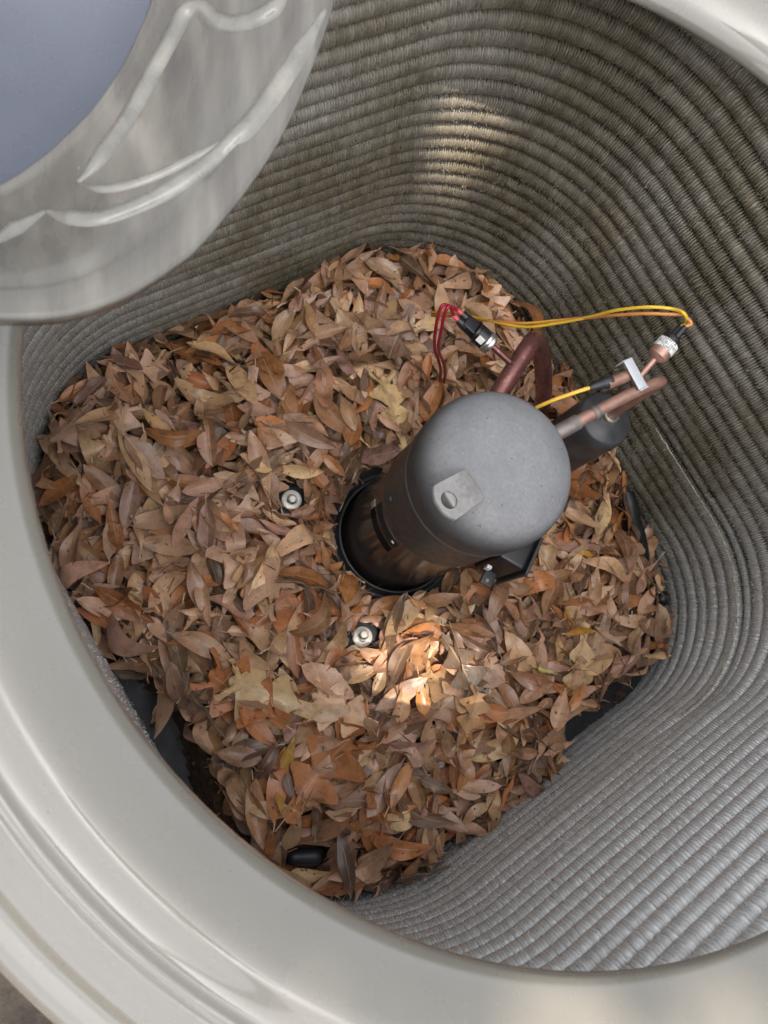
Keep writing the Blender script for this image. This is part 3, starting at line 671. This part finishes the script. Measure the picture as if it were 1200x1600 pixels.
# ------------------------------------------------------------------ leaves
def leaf_shape(kind, L, W, rs):
    """returns verts (n,3) along +x, centred, uv, faces"""
    if kind == 'lobed': nl, nw = 27, 7
    elif kind == 'toothed': nl, nw = 17, 5
    else: nl, nw = 12, 5
    t = np.linspace(0, 1, nl)
    if kind == 'lance': wv = np.sin(np.pi * t ** .95) ** .85
    elif kind == 'oval': wv = np.sin(np.pi * t ** 1.05) ** .62
    elif kind == 'spoon': wv = np.sin(np.pi * t ** 1.75) ** .75 * (.25 + .75 * t) ** .4
    elif kind == 'toothed': wv = np.sin(np.pi * t ** .9) ** .7 * (1 + .05 * np.where(np.arange(nl) % 2 == 0, 1, -1) * (t > .25) * (t < .9))
    else:
        wv = np.sin(np.pi * t ** 1.1) ** .45; ph = t * 3.2 + .12; saw = np.abs((ph % 1) - .5) * 2
        wv = wv * (.30 + .78 * np.sin(saw * np.pi / 2) ** 1.6)
    wv[0] = .03; wv[-1] = .015 if kind not in ('spoon',) else .12
    u = np.linspace(-1, 1, nw)
    X = np.repeat(((t - .5) * L)[:, None], nw, 1); Y = wv[:, None] * u[None, :] * W / 2
    if kind == 'lobed': X = X + np.abs(u)[None, :] * W * .24 * (t < .93)[:, None] * (t > .04)[:, None]
    if kind == 'toothed': X = X + np.abs(u)[None, :] * W * .08
    asym = rs.normal(0, .06); Y = Y * (1 + asym * np.sign(Y)); bendy = rs.normal(0, .10); Y = Y + bendy * L * (t - .5)[:, None] ** 2
    Z = np.zeros_like(X)
    fold = rs.normal(.26, .24); Z += np.abs(Y) * fold
    curl = rs.normal(1.0, 6.0) if rs.random() < .72 else rs.normal(0, 17); Z += curl * (X ** 2)
    cc = rs.normal(4, 10); Z += cc * Y ** 2
    tw = rs.normal(0, 5.0); Z += tw * X * Y
    Z += .0016 * np.sin(X / L * rs.uniform(6, 13) + rs.uniform(0, 6)) * (np.abs(u)[None, :] ** 2) * np.sign(rs.normal()) + rs.normal(0, .0003, X.shape)
    tip = rs.normal(0, .004); Z += tip * np.clip(t - .7, 0, 1)[:, None] * 3
    V = np.stack([X, Y, Z], -1).reshape(-1, 3); uv = np.stack([np.repeat((u[None, :] + 1) / 2, nl, 0), np.repeat(t[:, None], nw, 1)], -1).reshape(-1, 2)
    F = grid_faces(nl, nw, close=False)
    # stalk
    sl_ = rs.uniform(.004, .012) * L / .07; r = .0007; x0 = -L / 2; z0 = V[nw // 2, 2]
    b = len(V); S = np.array([[x0 + .002, -r, z0], [x0 + .002, r, z0], [x0 - sl_, r * .8, z0 + rs.normal(0, .002)], [x0 - sl_, -r * .8, z0]])
    V = np.r_[V, S]; uv = np.r_[uv, np.full((4, 2), .5)]; F = np.r_[F, [[b, b + 1, b + 2, b + 3]]]
    V[:, 2] -= V[:, 2].mean()
    return V, uv, F
TYPES = [('lance', .40, (.050, .080), (.23, .33)), ('oval', .27, (.044, .068), (.30, .41)), ('spoon', .25, (.044, .068), (.30, .40)), ('toothed', .03, (.055, .075), (.36, .5)), ('lobed', .05, (.075, .105), (.52, .68))]
rs = np.random.default_rng(21)
LIB = []
for kd_, wgt, lr, ar in TYPES:
    for i in range(13 if kd_ in ('lance', 'oval', 'spoon') else 6):
        L = rs.uniform(*lr); Wd = L * rs.uniform(*ar); LIB.append((kd_, *leaf_shape(kd_, L, Wd, rs), L))
bykind = {k[0]: [i for i, l in enumerate(LIB) if l[0] == k[0]] for k in TYPES}
PAL = [  # name, colour, weight
 ('tan', (.345, .207, .122), 32), ('brown', (.235, .122, .063), 25), ('russet', (.29, .116, .042), 15), ('mauve', (.285, .165, .115), 16), ('dark', (.115, .068, .044), 9), ('straw', (.44, .29, .165), 6)]
palw = np.array([p[2] for p in PAL], float); palw /= palw.sum()

# pile height field on a 5 mm grid
CELL = .005; NG = 180; ORG = -.45
def cell(x, y): return np.clip(((x - ORG) / CELL).astype(int), 0, NG - 1), np.clip(((y - ORG) / CELL).astype(int), 0, NG - 1)
cx_ = ORG + (np.arange(NG) + .5) * CELL; HX, HY = np.meshgrid(cx_, cx_, indexing='ij')
def sdf_in(x, y):
    rc = .25; h = HALF - .008
    qx = np.abs(x) - (h - rc); qy = np.abs(y) - (h - rc)
    return np.hypot(np.maximum(qx, 0), np.maximum(qy, 0)) + np.minimum(np.maximum(qx, qy), 0) - rc
def bump2(x, y, cx0, cy0, r): return np.exp(-((x - cx0) ** 2 + (y - cy0) ** 2) / r ** 2)
def top_target(x, y):
    z = .002 + .003 * bump2(x, y, -.25, -.05, .2) + .010 * bump2(x, y, .2, -.2, .14) + .018 * bump2(x, y, -.36, .25, .15) - .012 * bump2(x, y, .1, .0, .1) + .026 * bump2(x, y, -.385, -.30, .10) + .014 * bump2(x, y, -.30, -.385, .07)
    z = z + .004 * np.sin(x * 37 + 1) * np.sin(y * 31)
    # bare strip of pan beside the near coil wall, and hollows by the right-hand wall
    z = z - .062 * np.clip((-.370 + .012 * np.sin(x * 25) - y) / .035, 0, 1) * np.clip((x + .045) / .03, 0, 1) * np.clip((.285 - x) / .03, 0, 1)
    for (a_, b_, r_) in ((.392, .10, .030), (.398, .145, .026), (.388, .195, .030), (.385, .25, .022), (.412, -.155, .020), (.26, .372, .022)):
        z = z - .058 * np.clip(1.5 - np.hypot(x - a_, y - b_) / r_, 0, 1)
    return z
BASE = top_target(HX, HY) - .030
BASE = np.maximum(BASE, -.061)
def blocked(x, y):
    for bx, by in ((-.1155, -.095), (.101, -.104)):
        if math.hypot(x - bx, y - by) < .024: return True
    d = math.hypot(x - CC[0], y - CC[1]); lim = .104 if (y - CC[1]) < .02 else .098
    if d < lim: return True
    if math.hypot(x - AC[0], y - AC[1]) < .045: return True
    return False
HGT = BASE.copy(); IDM = np.full((NG, NG), -1)
placed = []   # (lib index, matrix 3x3, loc, colour name, colour)
KEEP = [(-.1155, -.095, .0148), (.101, -.1045, .0148), (.304, .350, .0105), (.305, -.319, .012), (.298, -.330, .010), (.312, -.309, .010), (.0009, .0215, .089)]
KEEP2 = [(.150, .387, .012), (.175, .381, .011), (.205, .381, .010), (.24, .377, .010), (.392, .10, .024), (.396, .145, .022), (.390, .195, .022), (.384, .25, .014), (.412, -.155, .012), (.0, -.400, .016), (.03, -.398, .018), (.06, -.396, .020), (.09, -.396, .020), (.12, -.396, .020), (.15, -.394, .020), (.18, -.392, .018), (.21, -.390, .016), (.24, -.384, .012)]
def drop(li, x, y, yaw, scale=1.0, tiltj=.16, lift=0.0, soft=True):
    V = LIB[li][1] * scale; c, s = math.cos(yaw), math.sin(yaw)
    Rz = np.array([[c, -s, 0], [s, c, 0], [0, 0, 1]]); W = V @ Rz.T
    gx, gy = cell(W[:, 0] + x, W[:, 1] + y); h = HGT[gx, gy]
    A = np.c_[W[:, 0], W[:, 1], np.ones(len(W))]
    sol = np.linalg.lstsq(A, h - .6 * W[:, 2], rcond=None)[0]
    ga, gb = np.clip(sol[0] + rs.normal(0, tiltj), -.85, .85), np.clip(sol[1] + rs.normal(0, tiltj), -.85, .85)
    nz = np.array([-ga, -gb, 1.0]); nz /= np.linalg.norm(nz)
    ax = Rz @ np.array([1., 0, 0]); ax = ax - nz * (ax @ nz); ax /= np.linalg.norm(ax); ay = np.cross(nz, ax)
    Rm = np.stack([ax, ay, nz], 1); W = V @ Rm.T
    gx, gy = cell(W[:, 0] + x, W[:, 1] + y); d = HGT[gx, gy] - W[:, 2]
    z = np.quantile(d, .78) + .0004 + lift
    wx, wy = W[:, 0] + x, W[:, 1] + y
    for (kx, ky, kr) in KEEP:
        if ((wx - kx) ** 2 + (wy - ky) ** 2).min() < kr * kr: return None
    if soft:
        for (kx, ky, kr) in KEEP2:
            if ((wx - kx) ** 2 + (wy - ky) ** 2).min() < kr * kr and rs.random() < .88: return None
    # keep every point inside the coil
    sd_ = sdf_in(W[:, 0] + x, W[:, 1] + y).max()
    if sd_ > .012: 
        return None
    zz = W[:, 2] + z; np.maximum.at(HGT, (gx, gy), zz + .0004); i = len(placed)
    better = zz >= HGT[gx, gy] - .0006; IDM[gx[better], gy[better]] = i
    return Rm * scale, np.array([x, y, z])
NLEAF = 3800
tries = 0
while len(placed) < NLEAF and tries < 12000:
    tries += 1
    x, y = rs.uniform(-.42, .42, 2)
    if sdf_in(np.array(x), np.array(y)) > -.004 or blocked(x, y): continue
    gi, gj = cell(np.array([x]), np.array([y])); tt = float(top_target(np.array(x), np.array(y)))
    if tt < -.050 and rs.random() > .05: continue
    if HGT[gi[0], gj[0]] > tt + .010 and rs.random() > .15: continue
    kd_ = rs.choice([t[0] for t in TYPES], p=np.array([t[1] for t in TYPES]))
    li = int(rs.choice(bykind[kd_])); sc_ = rs.uniform(.70, 1.30)
    pi_ = int(rs.choice(len(PAL), p=palw))
    r_ = drop(li, x, y, rs.uniform(0, 2 * np.pi), sc_, .19)
    if r_ is None: continue
    cvar = np.array(PAL[pi_][1]) * 1.56 * rs.uniform(.68, 1.24) * np.array([1, rs.uniform(.94, 1.06), rs.uniform(.9, 1.1)])
    placed.append((li, r_[0], r_[1], PAL[pi_][0], cvar, None))
def yaw_img(dx, dy): return math.atan2(dx * .816 + dy * -.457, dx * .509 + dy * .858)
SPECIAL = [  # x, y, image direction of the tip, kind, scale, colour, label
 (.202, -.021, (.35, .9), 'lobed', .95, (.12, .082, .055), 'large dark brown lobed oak leaf in front of the terminal box'),
 (.269, -.048, (.3, -.95), 'lobed', .80, (.42, .24, .115), 'golden tan star shaped lobed leaf at the edge of the sunlit patch'),
 (.173, -.276, (-.35, .95), 'spoon', .95, (.36, .20, .035), 'mustard yellow spoon shaped leaf in the front leaves'),
 (.221, -.318, (0, -1), 'spoon', .75, (.44, .23, .045), 'small golden leaf standing upright near the front coil corner'),
 (.275, .084, (-.7, -.6), 'lance', .80, (.48, .42, .16), 'pale yellow green curled leaf right of the dark lobed leaf'),
 (.257, .157, (.9, -.45), 'lance', .62, (.46, .22, .03), 'orange gold narrow leaf nearest the rubber plug'),
 (.235, .165, (.15, -1), 'lance', .70, (.42, .19, .03), 'orange gold leaf standing upright left of the rubber plug'),
 (.170, .24, (.95, .1), 'spoon', .62, (.40, .19, .03), 'orange gold rounded leaf below the hose'),
 (-.268, -.219, (.75, .65), 'lance', .85, (.44, .25, .10), 'tan leaf with amber tip lying on the left side of the pile'),
 (-.292, -.025, (.1, 1), 'spoon', .95, (.32, .135, .045), 'rust brown leaf on top of the pile near the left coil wall'),
 (-.161, -.123, (1, -.1), 'oval', .45, (.50, .32, .14), 'tiny straw yellow leaf beside the left bolt'),
 (-.121, -.233, (-.1, 1), 'oval', 1.45, (.29, .165, .125), 'broad mauve brown glossy leaf, largest on the left of the pile'),
 (-.201, -.297, (.2, -1), 'oval', 1.25, (.27, .16, .12), 'long dull mauve leaf against the left of the pile'),
 (.162, -.209, (1, -.25), 'toothed', .95, (.46, .31, .19), 'pale tan pointed leaf facing up in the front leaves'),
 (.283, -.174, (.55, -.85), 'lance', .95, (.40, .165, .05), 'bright rust pointed leaf close to the front coil wall'),
 (.205, -.092, (.1, 1), 'spoon', 1.1, (.48, .20, .05), 'orange leaf in the middle of the sunlit patch'),
 (.267, -.115, (-.1, -1), 'toothed', 1.05, (.41, .235, .14), 'large flat pinkish tan leaf below the sunlit patch'),
 (.315, -.300, (.2, 1), 'lobed', .62, (.31, .19, .12), 'tan lobed leaf beside the black rubber pin'),
 (.191, -.195, (.7, .5), 'spoon', .85, (.27, .10, .035), 'russet leaf lying flat in the front leaves'),
 (.174, .021, (.95, .2), 'lance', 1.05, (.30, .145, .075), 'glossy reddish brown leaf just below the terminal box'),
 (-.355, -.270, (.6, -.6), 'oval', 1.15, (.20, .11, .08), 'broad dark chocolate leaf in the far left corner by the coil'),
 (-.375, -.215, (.9, .3), 'oval', 1.0, (.17, .085, .055), 'glossy dark brown leaf against the far left coil'),
 (-.245, -.255, (.8, .6), 'toothed', 1.15, (.27, .155, .095), 'big curled brown leaf rising from the left of the pile'),
 (-.36, .20, (.9, .3), 'toothed', 1.0, (.34, .21, .125), 'broad tan leaf near the far corner of the coil'),
]
n_before = len(placed)
for (x, y, dv, kd_, sc_, c_, lb) in SPECIAL:
    best = max(bykind[kd_], key=lambda i: -abs(LIB[i][1][:, 2]).max() + rs.normal(0, .002))
    r_ = drop(best, x, y, yaw_img(*dv), sc_, .06, .001, False)
    if r_ is None: r_ = drop(best, x * .95, y * .95, yaw_img(*dv), sc_ * .9, .06, .001, False)
    if r_ is None: continue
    placed.append((best, r_[0], r_[1], 'special', np.array(c_) * 1.25, lb))
# the 300 that show most become things of their own
ids, cnt = np.unique(IDM[IDM >= 0], return_counts=True)
score = dict(zip(ids.tolist(), cnt.tolist()))
order = sorted(range(len(placed)), key=lambda i: (-1e9 if placed[i][5] else 0) - score.get(i, 0))
single = set(order[:300])
SHAPE_WORD = {'lance': 'narrow pointed', 'oval': 'oval', 'spoon': 'spoon shaped', 'toothed': 'toothed', 'lobed': 'lobed'}
COL_WORD = {'tan': 'tan', 'brown': 'brown', 'russet': 'russet', 'mauve': 'mauve brown', 'dark': 'dark brown', 'straw': 'pale straw'}
ANCH = [(-.115, -.095, 'by the left bolt'), (.101, -.105, 'by the front bolt'), (.13, .13, 'beside the terminal box'), (.22, .30, 'along the rubber hose'), (.30, .33, 'by the rubber plug'), (-.155, .20, 'at the foot of the red wires'), (-.27, .25, 'where the yellow wires leave the leaves'),
 (-.36, .30, 'in the far coil corner'), (-.39, .05, 'against the far left coil wall'), (-.37, -.12, 'along the left coil wall'), (-.36, -.28, 'in the left coil corner'), (-.22, -.12, 'in the middle of the left side'), (-.22, -.25, 'towards the lid side of the pile'), (-.12, -.34, 'along the near cabinet wall'), (.02, -.24, 'left of the bare pan strip'),
 (.10, -.30, 'at the edge of the bare pan strip'), (.30, -.32, 'around the rubber pin'), (.21, -.09, 'in the sunlit patch'), (.36, -.20, 'against the near coil wall'), (.20, -.22, 'in the front of the pile'), (.30, .0, 'between the sunlit patch and the bare pan'), (.28, .14, 'in the right of the pile'), (-.02, .16, 'behind the compressor'), (-.10, .05, 'left of the compressor foot'), (.0, -.12, 'between the two bolts'), (-.28, .12, 'in the upper left of the pile'), (.12, .0, 'right in front of the compressor foot')]
def region(x, y): return min(ANCH, key=lambda a: (a[0] - x) ** 2 + (a[1] - y) ** 2)[2]
lmesh = []
for i, (kd_, V, uv, F, L) in enumerate(LIB):
    me = mesh_np('fallen_leaf', V, F, True, uv); me.materials.append(M_LEAF); lmesh.append(me)
TW_ = {}
SV, SF, SU, SCc, off = [], [], [], [], 0
for i, (li, Rm, loc, cn, cv, lb) in enumerate(placed):
    if i in single:
        o = bpy.data.objects.new('fallen_leaf', lmesh[li]); col.objects.link(o)
        Mx = Matrix([list(map(float, r)) for r in Rm]); o.matrix_world = Matrix.Translation(Vector(loc)) @ Mx.to_4x4()
        o.color = (*map(float, cv), 1)
        kd_ = LIB[li][0]
        if lb: tag(o, lb, 'leaf', 'distinct leaves on top of the pile')
        else:
            reg = region(loc[0], loc[1])
            sz = LIB[li][4] * np.linalg.norm(Rm[:, 0]); szw = 'small' if sz < .049 else 'large' if sz > .066 else 'middling'
            TW_.setdefault(f'{szw} {COL_WORD[cn]} {SHAPE_WORD[kd_]} leaf {reg}', []).append((float(cv.sum()), o))
            tag(o, f'{szw} {COL_WORD[cn]} {SHAPE_WORD[kd_]} leaf {reg}', 'leaf', f'{szw} {COL_WORD[cn]} {SHAPE_WORD[kd_]} leaves {reg}')
    else:
        V = LIB[li][1] @ Rm.T + loc; SV.append(V); SF.append(LIB[li][3] + off); off += len(V); SU.append(LIB[li][2]); SCc.append(np.repeat(cv[None], len(V), 0))
# crumbs, torn bits and loose stalks on top of the pile
for i in range(1500):
    x, y = rs.uniform(-.41, .41, 2)
    if sdf_in(np.array(x), np.array(y)) > 0 or math.hypot(x - CC[0], y - CC[1]) < .10: continue
    tt = float(top_target(np.array(x), np.array(y)))
    gi, gj = cell(np.array([x]), np.array([y])); z = HGT[gi[0], gj[0]] + .0008
    q = rs.uniform(0, 6.28)
    if i % 9 == 0: a_, b_ = rs.uniform(.010, .026), rs.uniform(.0004, .0008)
    else: a_, b_ = rs.uniform(.0010, .0034), rs.uniform(.0006, .0018)
    ca, sa = math.cos(q), math.sin(q); dz = rs.normal(0, .0012, 4)
    V = np.array([[x + ca * u_ * a_ - sa * v_ * b_ * (1 + .4 * u_), y + sa * u_ * a_ + ca * v_ * b_, z + dz[k_] + (.002 if i % 9 == 0 else 0)] for k_, (u_, v_) in enumerate(((-1, -.3), (.2, -1), (1, .2), (-.3, .9)))])
    SV.append(V); SF.append(np.array([[0, 1, 2, 3]]) + off); off += 4; SU.append(np.full((4, 2), .3)); SCc.append(np.repeat((np.array(PAL[int(rs.choice([0, 1, 1, 4, 4, 3]))][1]) * rs.uniform(.6, 1.3))[None], 4, 0))
# leaves on the soil outside the cabinet
for i in range(260):
    a_ = rs.uniform(0, 2 * np.pi); r_ = rs.uniform(.60, 1.5); li = int(rs.integers(len(LIB))); c, s = math.cos(a_ * 7), math.sin(a_ * 7)
    V = LIB[li][1] @ np.array([[c, -s, 0], [s, c, 0], [0, 0, 1]]).T + np.array([r_ * math.cos(a_), r_ * math.sin(a_), -.150 + rs.uniform(0, .006)])
    SV.append(V); SF.append(LIB[li][3] + off); off += len(V); SU.append(LIB[li][2]); SCc.append(np.repeat(np.array(PAL[int(rs.integers(4))][1])[None], len(V), 0))
for lb_, L_ in TW_.items():
    if len(L_) > 1:
        L_.sort(key=lambda q: -q[0]); words = {2: ['paler', 'darker'], 3: ['palest', 'second palest', 'darkest'], 4: ['palest', 'second palest', 'second darkest', 'darkest'], 5: ['palest', 'second palest', 'medium toned', 'second darkest', 'darkest'], 6: ['palest', 'second palest', 'third palest', 'third darkest', 'second darkest', 'darkest']}.get(len(L_))
        if words:
            for wd_, (_, o_) in zip(words, L_): o_['label'] = wd_ + ' ' + lb_
litter = link('leaf_litter', mesh_np('leaf_litter', np.concatenate(SV), np.concatenate(SF), True, np.concatenate(SU), np.concatenate(SCc)), M_LITTER)
tag(litter, 'deep layer of small dry brown leaves filling the bottom of the cabinet', 'leaf litter', kind='stuff')
# crumbs and soil under the leaves
BZ = BASE + rs.normal(0, .0012, BASE.shape); sel = (sdf_in(HX, HY) < .004)
Fb = grid_faces(NG, NG, close=False); Vb = np.stack([HX, HY, BZ], -1).reshape(-1, 3); cb_ = Vb[Fb].mean(1)
kp = (sdf_in(cb_[:, 0], cb_[:, 1]) < .003) & (cb_[:, 2] > -.0598) & (np.hypot(cb_[:, 0] - CC[0], cb_[:, 1] - CC[1]) > .112)
for bx, by in ((-.1155, -.095), (.101, -.104)): kp &= np.hypot(cb_[:, 0] - bx, cb_[:, 1] - by) > .024
tag(link('leaf_crumbs', mesh_np('leaf_crumbs', Vb, Fb[kp][:, ::-1].copy()), M_BED), 'dark crumbled leaf mould under the dry leaves', 'leaf mould', kind='stuff')
# twigs
TW = [((-.215, .235), (-.170, .265), 'forked grey twig lying under the silver ringed switch', .0016), ((-.205, .20), (-.212, .245), 'thin grey twig pointing at the silver ringed switch', .0011), ((.05, -.345), (.115, -.335), 'dark twig at the edge of the bare pan strip', .0022), ((.02, -.33), (.055, -.365), 'short dark twig nearest the left end of the bare pan strip', .0018),
      ((.385, -.235), (.418, -.165), 'long brown twig against the near coil wall', .0020), ((.345, .125), (.382, .165), 'thin pale twig bridging the bare pan by the right wall', .0011), ((.215, -.135), (.185, -.165), 'grey twig below the sunlit patch', .0017), ((-.02, -.19), (.035, -.115), 'brown twig running towards the front bolt', .0019), ((.245, .31), (.30, .335), 'thin brown twig by the rubber plug', .0013)]
for (p, q, lb, r) in TW:
    p, q = np.array(p), np.array(q); m_ = 7; pts_ = []
    for t in np.linspace(0, 1, m_):
        xy = p + (q - p) * t; gi, gj = cell(np.array([xy[0]]), np.array([xy[1]])); g = HGT[max(0, gi[0] - 2):gi[0] + 3, max(0, gj[0] - 2):gj[0] + 3].max()
        pts_.append([xy[0] + rs.normal(0, .0012), xy[1] + rs.normal(0, .0012), g + r * .6])
    pts_ = np.array(pts_); z_ = np.polyfit(np.arange(m_), pts_[:, 2], 1); pts_[:, 2] = np.maximum(np.polyval(z_, np.arange(m_)), pts_[:, 2] - .004)
    tag(tube('twig', list(pts_), [r, r * .95, r * 1.05, r * .8, r * .6], M_TWIG, None, 7, 4), lb, 'twig', 'twigs on the leaf pile')

# ------------------------------------------------------------------ oak added overhead, out of frame, its crown shaped to block the sun
TREE = True
if TREE:
    tr = tag(empty('added_shade_oak', (2.6, -2.9, -.16)), 'unseen oak added to shade the unit, its crown gapped for two sun flecks', 'tree')
    base = Vector((2.6, -2.9, -.16)); cc0 = SUN * 5.2
    o = tube('trunk', [base, base + Vector((-.1, .1, 1.4)), base + Vector((-.3, .3, 2.8)), Vector((1.7, -2.3, 4.0)), Vector((cc0.x, cc0.y, cc0.z + .25))], [.20, .16, .13, .09, .03], M_TREE, tr, 12); o.location = -base
    rs2 = np.random.default_rng(77); nl = 12000
    a_ = rs2.uniform(0, 2 * np.pi, nl); r_ = np.sqrt(rs2.uniform(0, 1, nl)) * (.86 + .10 * np.sin(a_ * 5)); 
    C_ = np.stack([cc0.x + r_ * np.cos(a_), cc0.y + r_ * np.sin(a_), cc0.z + rs2.normal(0, .2, nl)], -1)
    S_ = np.array(SUN)
    keep = np.ones(nl, bool)
    for tgt, hr_ in (((.194, -.086, .0), .098), ((-0.396, 0.278, 0.300), .040)):  # gaps cut in the crown along the sun direction, one per sun fleck
        dv = C_ - np.array(tgt); pr = dv @ S_; perp = np.linalg.norm(dv - pr[:, None] * S_, axis=1); keep &= (perp > hr_ + .022) | ((rs2.random(nl) < .06) & (hr_ > .06))
    C_ = C_[keep]; nl = len(C_)
    q1 = rs2.normal(size=(nl, 3)); q1 /= np.linalg.norm(q1, axis=1)[:, None]; q2 = rs2.normal(size=(nl, 3)); q2 -= q1 * (q1 * q2).sum(1)[:, None]; q2 /= np.linalg.norm(q2, axis=1)[:, None]
    ll, lw = .045, .026
    Vc = np.stack([C_ - q1 * ll, C_ - q2 * lw, C_ + q1 * ll, C_ + q2 * lw], 1).reshape(-1, 3)
    o = link('crown', mesh_np('crown', Vc, np.arange(nl * 4).reshape(-1, 4), False), M_CROWN, tr); o.location = -base
